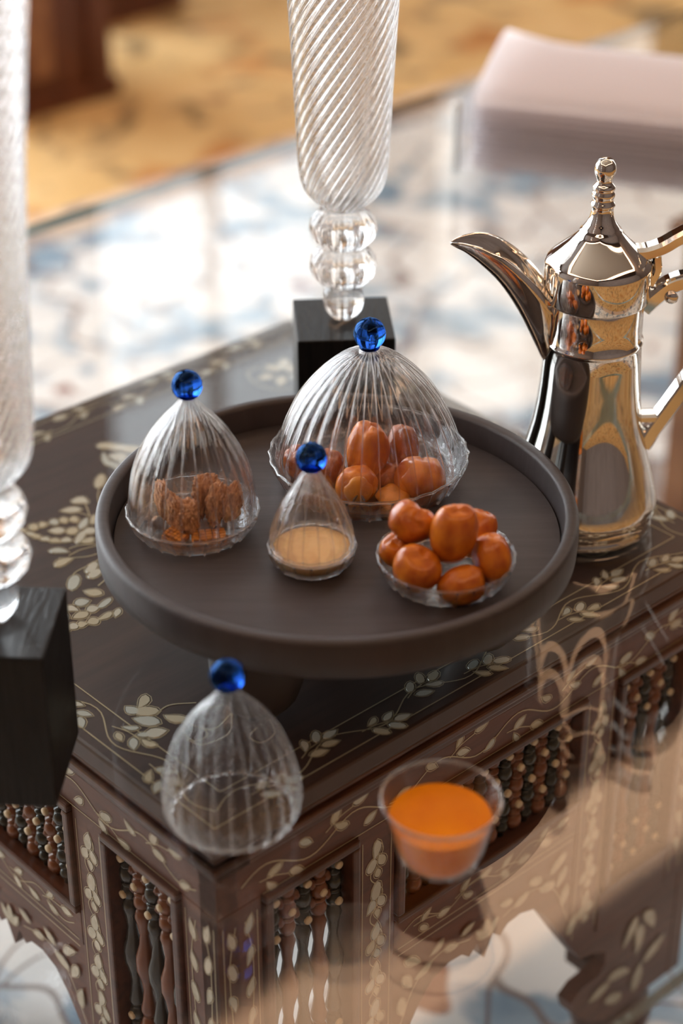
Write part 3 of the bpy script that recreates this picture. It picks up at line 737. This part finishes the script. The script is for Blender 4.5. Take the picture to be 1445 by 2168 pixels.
cut = [
    ('tall upright wrinkled date in the middle under the largest dome', CM[0], (.0205, .0560, ZT+.0075), .0150, .0250, (4, 4, 10), None),
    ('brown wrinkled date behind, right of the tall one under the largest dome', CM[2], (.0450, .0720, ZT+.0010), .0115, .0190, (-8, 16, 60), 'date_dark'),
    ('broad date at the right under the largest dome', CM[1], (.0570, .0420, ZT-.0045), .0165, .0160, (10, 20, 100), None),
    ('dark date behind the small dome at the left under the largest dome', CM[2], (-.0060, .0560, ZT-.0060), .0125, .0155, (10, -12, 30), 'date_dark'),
    ('low dark date between the cut one and the right one under the largest dome', CM[0], (.0370, .0490, ZT-.0085), .0105, .0120, (70, 10, 120), 'date_dark'),
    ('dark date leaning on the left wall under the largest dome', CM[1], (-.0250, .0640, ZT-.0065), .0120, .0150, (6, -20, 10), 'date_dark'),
    ('flat amber date slice at the front under the largest dome', CM[2], (.0385, .0295, ZT-.0125), .0125, .0060, (10, 5, 20), 'date_inner'),
]
for lb, me, p, r, h_, rt_, mt in cut: place_date('date', lb, me, Vector(p), r, h_, rt_, mt, GD)
t = thing('date', 'cut date showing its amber inside and two pit hollows, front under the largest dome', 'date', (.0130, .0300, ZT-.0035), radians(8), GD)
dm = date_mesh(41, .05); o = link('skin', dm, None, t); o.matrix_local = Matrix.Diagonal((.0148, .0115, .0150, 1))
bm = bmesh.new(); bmesh.ops.create_icosphere(bm, subdivisions=3, radius=1)
for v in bm.verts:
    v.co = Vector((v.co.x*.0100*(1 - .25*abs(v.co.x) if v.co.z > .3 else 1), v.co.y*.004 - .0088, v.co.z*.0105 + .002))
link('cut_face', bm, 'date_inner', t, smooth=True)
for sx in (-1, 1):
    bm = bmesh.new(); bmesh.ops.create_icosphere(bm, subdivisions=2, radius=1)
    for v in bm.verts: v.co = Vector((v.co.x*.0012 + sx*(.0026 + v.co.z*-.0016), v.co.y*.0012 - .0125, v.co.z*.0028 - .0022))
    link('pit_hollow', bm, 'pit', t, smooth=True)
def biscuit(seed):
    rnd = random.Random(seed); bm = bmesh.new(); bmesh.ops.create_icosphere(bm, subdivisions=5, radius=1)
    from mathutils import noise
    off = Vector((seed*3.1, seed*1.7, 0))
    for v in bm.verts:
        p = v.co.copy(); q = Vector((math.copysign(abs(p.x)**.75, p.x), math.copysign(abs(p.y)**.75, p.y), math.copysign(abs(p.z)**.8, p.z)))
        n = noise.noise(p*2.2 + off)*.22 + noise.noise(p*6 + off)*.16 + noise.noise(p*15 + off)*.09
        v.co = q*(.9 + n)
    return mk('biscuit', bm, 'biscuit', True)
BM = [biscuit(i) for i in range(4)]
bs = [
    (-.1160, .0050, .0010, .0045, .0130, .0130, 20, 'leftmost rough brown biscuit slice under the left dome'),
    (-.1080, -.0060, -.0010, .0055, .0110, .0125, 30, 'second biscuit slice from the left under the left dome, orange-edged'),
    (-.0985, -.0115, -.0020, .0080, .0095, .0125, 5, 'rounded crumbly biscuit at the front middle under the left dome'),
    (-.0905, .0040, .0035, .0052, .0125, .0150, -8, 'dark biscuit slice standing in the centre under the left dome'),
    (-.0800, -.0035, .0030, .0060, .0125, .0150, -14, 'porous biscuit slice right of centre under the left dome'),
    (-.0695, .0000, .0020, .0048, .0120, .0135, -22, 'rightmost biscuit slice with an orange crust under the left dome'),
    (-.0880, .0200, .0000, .0100, .0060, .0120, 10, 'biscuit lying at the back under the left dome'),
]
for i, (x, y, z, a, b, c_, rz, lb) in enumerate(bs):
    o = link('biscuit', BM[i % 4], None); o.matrix_world = Matrix.Translation((x, y, ZT+z)) @ Matrix.Rotation(radians(rz), 4, 'Z') @ Matrix.Diagonal((a, b, c_, 1))
    tag(o, lb, 'biscuit', 'biscuits under the left dome')
def wafer(seed):
    bm = bmesh.new()
    for i in range(5):
        for k in range(4):
            box(bm, -.5+i*.2+.015, -.5+i*.2+.185, -.5+k*.25+.02, -.5+k*.25+.23, -.35, .5, bev=.03)
    box(bm, -.52, .52, -.52, .52, -.5, .1, bev=.03); return mk('wafer', bm, 'caramel')
WM = wafer(1)
for (x, y, rz, ry, sx, sy, lb) in ((-.0845, -.0195, 8, 0, .022, .013, 'caramel waffle piece lying at the front right under the left dome'), (-.1065, -.0180, -30, 10, .014, .012, 'caramel waffle piece lying at the front left under the left dome')):
    o = link('wafer', WM, None); o.matrix_world = Matrix.Translation((x, y, ZT-.0135)) @ Matrix.Rotation(radians(rz), 4, 'Z') @ Matrix.Rotation(radians(ry), 4, 'Y') @ Matrix.Diagonal((sx, sy, .0055, 1))
    tag(o, lb, 'biscuit', 'biscuits under the left dome')
o = link('nut_paste', fixn(lathe([(0, .0024), (.0215, .0024), (.0222, .004), (.0256, .0108), (.0248, .0116), (.018, .0112), (.008, .0124), (0, .0120)], 48)), 'paste', smooth=True)
o.location = P3; tag(o, 'tan nut paste filling the small dish under the smallest dome', 'paste')

# ------------------------------------------------------------------ cup of juice
cp = thing('glass_cup', 'flared glass cup of orange juice on the glass tabletop at the front', 'cup', (.0605, -.2363, GT+.0003))
co = [(0, 0), (.014, 0), (.0195, .0012), (.0232, .0045), (.0262, .012), (.0283, .020), (.0302, .028), (.0316, .0345), (.0334, .0415), (.0352, .0472), (.0354, .0480), (.0346, .0482), (.0324, .0418), (.0306, .0345), (.0292, .028), (.0273, .020), (.0250, .012), (.0218, .0058), (.018, .0034), (.010, .0026), (0, .0025)]
link('cup_wall', fixn(lathe(co, 72)), 'cup_glass', cp, smooth=True)
ring = bmesh.new(); A = []
for i in range(72):
    a = 2*pi*i/72
    A.append([ring.verts.new(((.0350+.0009*cos(b))*cos(a), (.0350+.0009*cos(b))*sin(a), .0482+.0009*sin(b))) for b in [pi*k/4 for k in range(8)]])
for i in range(72):
    for k in range(8): ring.faces.new((A[i][k], A[(i+1) % 72][k], A[(i+1) % 72][(k+1) % 8], A[i][(k+1) % 8]))
link('lip', fixn(ring), 'rim_glass', cp, smooth=True)
o = link('orange_juice', fixn(lathe([(0, .0028), (.010, .0029), (.0176, .0037), (.0214, .0061), (.0246, .0122), (.0269, .020), (.0288, .028), (.0301, .0340), (.0303, .0350), (.0288, .0346), (0, .0346)], 72)), 'juice', smooth=True)
o.location = (.0605, -.2363, GT+.0003); tag(o, 'cloudy orange juice filling the flared glass cup', 'juice')

# ------------------------------------------------------------------ coffee pot
pt = thing('coffee_pot', 'polished steel Arabic coffee pot with curved beak, right of the tray', 'pot', (.1835, .1525, GT+.0003))
body = [(0, 0), (.0515, 0), (.0528, .0008), (.0530, .004), (.0518, .0060), (.0520, .0082), (.0540, .0098), (.0546, .0125), (.0538, .0150), (.0551, .0175), (.0556, .021), (.0545, .027), (.0513, .040), (.0470, .0556), (.0428, .072), (.0396, .0872), (.0376, .103), (.0364, .1189), (.0354, .137), (.0348, .1480), (.0352, .1495), (.0358, .1506), (.0358, .1522), (.0350, .1532), (.0345, .1545), (.0343, .166), (.0342, .1815), (.0338, .183), (0, .183)]
link('body', fixn(lathe(body, 96)), 'chrome', pt, smooth=True)
lid = [(0, .1832), (.0345, .1832), (.0372, .1838), (.0377, .1850), (.0378, .1990), (.0380, .2085), (.0377, .2108), (.0360, .2135), (.0320, .2172), (.0270, .2215), (.0222, .2258), (.0178, .2303), (.0150, .2338), (.0147, .2352), (.0130, .2362), (.0128, .2374), (.0104, .2405), (.0086, .2445), (.0077, .2495), (.0076, .2520), (.0086, .2532), (.0087, .2545), (.0078, .2558), (.0068, .2575), (.0078, .2598), (.0082, .2615), (.0076, .2634), (.0070, .2642), (.0078, .2655), (.0078, .2672), (.0066, .2686), (.0054, .2700), (.0052, .2718), (.0062, .2740), (.0074, .2775), (.0075, .2800), (.0068, .2835), (.0048, .2864), (0, .2876)]
link('lid', fixn(lathe(lid, 96)), 'chrome', pt, smooth=True)
# beak: an open trough swept out of the shoulder
SP = [(-.1046, .0002, .2254, .0010, .0016), (-.1000, 0, .2268, .0046, .0056), (-.0935, 0, .2275, .0086, .0096), (-.0828, 0, .2268, .0142, .0174), (-.0694, 0, .2216, .0185, .026), (-.0558, 0, .2117, .0208, .0369), (-.0440, 0, .2002, .0205, .049), (-.0365, 0, .1905, .0190, .0545), (-.0310, 0, .185, .016, .056)]
ctl = spline([(a, c_, 0) for a, b, c_, w_, d_ in SP], 4); wd_ = spline([(w_, d_, 0) for a, b, c_, w_, d_ in SP], 4)
bm = bmesh.new(); NS = 14; rows = []
for p, q in zip(ctl, wd_):
    row = []
    for side in (0, 1):
        th = .0011 if side else 0
        rng = range(NS+1) if not side else range(NS, -1, -1)
        for k in rng:
            a = -pi/2 + pi*k/NS
            row.append(bm.verts.new((p.x, max(q.x-th, .0002)*math.copysign(abs(sin(a))**.85, sin(a)), p.y - max(q.y-th, .0002)*cos(a)**1.1 if cos(a) > 1e-6 else p.y)))
    rows.append(row)
m_ = len(rows[0])
for A, B in zip(rows, rows[1:]):
    for k in range(m_): bm.faces.new((A[k], A[(k+1) % m_], B[(k+1) % m_], B[k]))
bm.faces.new(rows[0]); bm.faces.new(rows[-1])
link('beak_spout', fixn(bm), 'chrome', pt, smooth=True)
def bar(path, hw, hh, n=5):
    """strap of rounded-rectangle section swept in the x-z plane"""
    P = spline([(x, z, 0) for x, z in path], n); bm = bmesh.new(); rows = []
    for i, p in enumerate(P):
        t = (P[min(i+1, len(P)-1)] - P[max(i-1, 0)]).normalized(); nx, nz = -t.y, t.x
        row = []
        for (a, b) in ((-1, -.75), (-.8, -1), (.8, -1), (1, -.75), (1, .6), (.55, 1), (-.55, 1), (-1, .6)):
            row.append(bm.verts.new((p.x + nx*b*hh, a*hw, p.y + nz*b*hh)))
        rows.append(row)
    for A, B in zip(rows, rows[1:]):
        for k in range(8): bm.faces.new((A[k], A[(k+1) % 8], B[(k+1) % 8], B[k]))
    bm.faces.new(rows[0]); bm.faces.new(rows[-1]); return fixn(bm)
h_ = link('handle', bar([(.0335, .1760), (.042, .1855), (.053, .1945), (.068, .1975), (.082, .190), (.088, .172), (.084, .148), (.0735, .122), (.0610, .0985), (.0500, .0790), (.0430, .0640)], .0075, .0058), 'chrome', pt)
link('handle_tab', bar([(.0375, .0875), (.046, .0878), (.0535, .0880)], .0072, .0028), 'chrome', pt)
link('grip_screw', fixn(lathe([(0, 0), (.0042, 0), (.0048, .0012), (.0036, .0022), (0, .0026)], 16, mtx=Matrix.Translation((.052, -.0076, .1865)) @ Matrix.Rotation(pi/2, 4, 'X'))), 'chrome', h_, smooth=True)
link('thumb_lever', bar([(.0262, .2185), (.0340, .2195), (.044, .2235), (.054, .2300), (.064, .2350), (.074, .2345)], .0085, .0042), 'chrome', pt)
link('lid_hinge', bar([(.0365, .195), (.0410, .2050), (.0400, .2160)], .006, .003), 'chrome', pt)

# ------------------------------------------------------------------ glass candle vases on black blocks
def vase(label, x, y, rz, blk):
    bh = .112
    b = link('black_block', boxm(-.0375, .0375, -.0375, .0375, 0, bh, bev=.0012), 'black'); b.location = (x, y, GT+.0003); b.rotation_euler = (0, 0, rz)
    tag(b, blk, 'plinth')
    t = thing('spiral_glass_vase', label, 'vase', (x, y+.004, GT+bh+.0006))
    ft = [(0, 0), (.007, 0), (.0105, .0012), (.0150, .008), (.0163, .0155), (.0150, .0225), (.0118, .0272), (.010, .029), (0, .029)]
    link('foot_bulb', fixn(lathe(ft, 48)), 'vase_glass', t, smooth=True)
    for z0 in (.0292, .0600):
        pr = [(0, z0), (.0135, z0), (.0190, z0+.0020), (.0238, z0+.0075), (.0258, z0+.0145), (.0246, z0+.0205), (.0200, z0+.0268), (.0140, z0+.0304), (0, z0+.0304)]
        link('lobed_ring', fixn(lathe(pr, 144, lambda th, z, k: 1 + .03*(abs(sin(9*th))-.5) if 1 < k < 7 else 1)), 'vase_glass', t, smooth=True)
    bp = [(.0012, .0908), (.0130, .0910), (.0175, .0935), (.0240, .1000), (.0290, .1085), (.0315, .1200), (.0330, .1400), (.0352, .1900), (.0380, .2440), (.0415, .30), (.047, .36), (.053, .41)]
    P = spline(bp, 12); out = [(p.x, p.y) for p in P]; inn = [(max(r-.0022, .0008), max(z, .0935)) for r, z in out[1:]]
    prof = out + [(out[-1][0]-.001, out[-1][1]+.001)] + inn[::-1]; no = len(out)
    def rib(th, z, k):
        if k >= no: return 1
        e = min(1, max(0, (z-.095)/.012))
        return 1 + .05*e*(1 - 1.7*abs(cos(15*th))**8)
    link('spiral_flute', fixn(lathe(prof, 360, rib, close=True, tw=18.5)), 'vase_glass', t, smooth=True)
    return t
vase('tall spiral-ribbed glass vase on a black block behind the tray', .0042, .2640, radians(4), 'black wooden block under the vase behind the tray')
vase('tall spiral-ribbed glass vase cut off by the left edge of the frame', -.2060, -.1470, radians(-4), 'black wooden block with open grain at the left edge of the frame')

# ------------------------------------------------------------------ napkins in an acrylic holder
nx, ny, nr = .124, .848, radians(-17)
nh = thing('acrylic_holder', 'clear acrylic box holding the white napkins at the upper right', 'holder', (nx, ny, GT+.0003), nr)
W_, D_, H_ = .34, .17, .072
link('base_plate', boxm(0, W_, 0, D_, 0, .003), 'acrylic', nh)
for (a, b, c_, d_, nm) in ((0, W_, 0, .003, 'front_pane'), (0, W_, D_-.003, D_, 'back_pane'), (0, .003, .0031, D_-.0031, 'side_pane'), (W_-.003, W_, .0031, D_-.0031, 'side_pane')):
    link(nm, boxm(a, b, c_, d_, .0031, H_), 'acrylic', nh)
link('corner_post', fixn(lathe([(0, 0), (.0036, 0), (.0036, H_-.006), (.0052, H_-.003), (.0052, H_+.001), (.003, H_+.004), (0, H_+.004)], 16, mtx=Matrix.Translation((-.001, -.001, .0005)))), 'acrylic_edge_glint', nh, smooth=True)  # added post and knob paint the box's bright edge and round highlight
RN = Matrix.Translation((nx, ny, GT)) @ Matrix.Rotation(nr, 4, 'Z')
NN = 11
for i in range(NN):
    z0 = .0045 + i*.0068; bm = bmesh.new(); top = i == NN-1
    dx = random.uniform(0, .006); x0, x1 = .012+dx, W_-.006+(.03 if z0 > H_ else 0)
    nxs, nys = 14, 7; grid = []
    for side in (0, 1):
        g = []
        for k in range(nxs+1):
            for l in range(nys+1):
                fx, fy = k/nxs, l/nys; x = x0 + (x1-x0)*fx; y = .008 + (D_-.018)*fy
                lift = (.016*fy*(1-.3*fx) + .010*max(0, 1-fx*6)*fy)*(side if top else 0)
                z = z0 + lift + side*(.0064 if not top else .0095 + .004*sin(pi*fy))
                if side == 1: z -= .0022*(1 if l in (0, nys) else 0)
                g.append(bm.verts.new((x, y + .0008*sin(i*2.3), z)))
        grid.append(g)
    N1 = nys+1
    for s_ in (0, 1):
        for k in range(nxs):
            for l in range(nys): bm.faces.new((grid[s_][k*N1+l], grid[s_][k*N1+l+1], grid[s_][(k+1)*N1+l+1], grid[s_][(k+1)*N1+l]))
    bd = [k*N1 for k in range(nxs+1)] + [nxs*N1+l for l in range(1, N1)] + [k*N1+nys for k in range(nxs-1, -1, -1)] + [l for l in range(nys-1, 0, -1)]
    for a, b in zip(bd, bd[1:]+bd[:1]): bm.faces.new((grid[0][a], grid[0][b], grid[1][b], grid[1][a]))
    o = link('paper_napkin', fixn(bm), 'napkin', smooth=True); o.matrix_world = RN
    tag(o, 'topmost folded white paper napkin, puffed up above the acrylic box' if top else 'folded white paper napkin, %s from the bottom of the stack in the acrylic box' % ('first', 'second', 'third', 'fourth', 'fifth', 'sixth', 'seventh', 'eighth', 'ninth', 'tenth')[i], 'napkin', 'stacked white napkins')

# ------------------------------------------------------------------ chandelier that glints in the steel and glass
ch = thing('chandelier', 'gold chandelier hanging from the ceiling, seen only as glints', 'chandelier', uv2(.5, .3, CZ-.9))
link('stem', fixn(lathe([(0, 0), (.03, 0), (.012, .05), (.012, .84), (.05, .86), (.05, .899), (0, .899)], 16)), 'gold', ch, smooth=True)
for k in range(8):
    a = 2*pi*k/8; R = Matrix.Rotation(a, 4, 'Z')
    o = link('arm', tube([(.02, 0, .05), (.12, 0, 0), (.24, 0, .02), (.30, 0, .08)], .007), 'gold', ch, mtx=R)
    link('candle_bulb', fixn(lathe([(0, .0), (.012, .006), (.016, .02), (.008, .045), (0, .055)], 10, mtx=Matrix.Translation((.30, 0, .088)))), 'bulb', o, smooth=True)
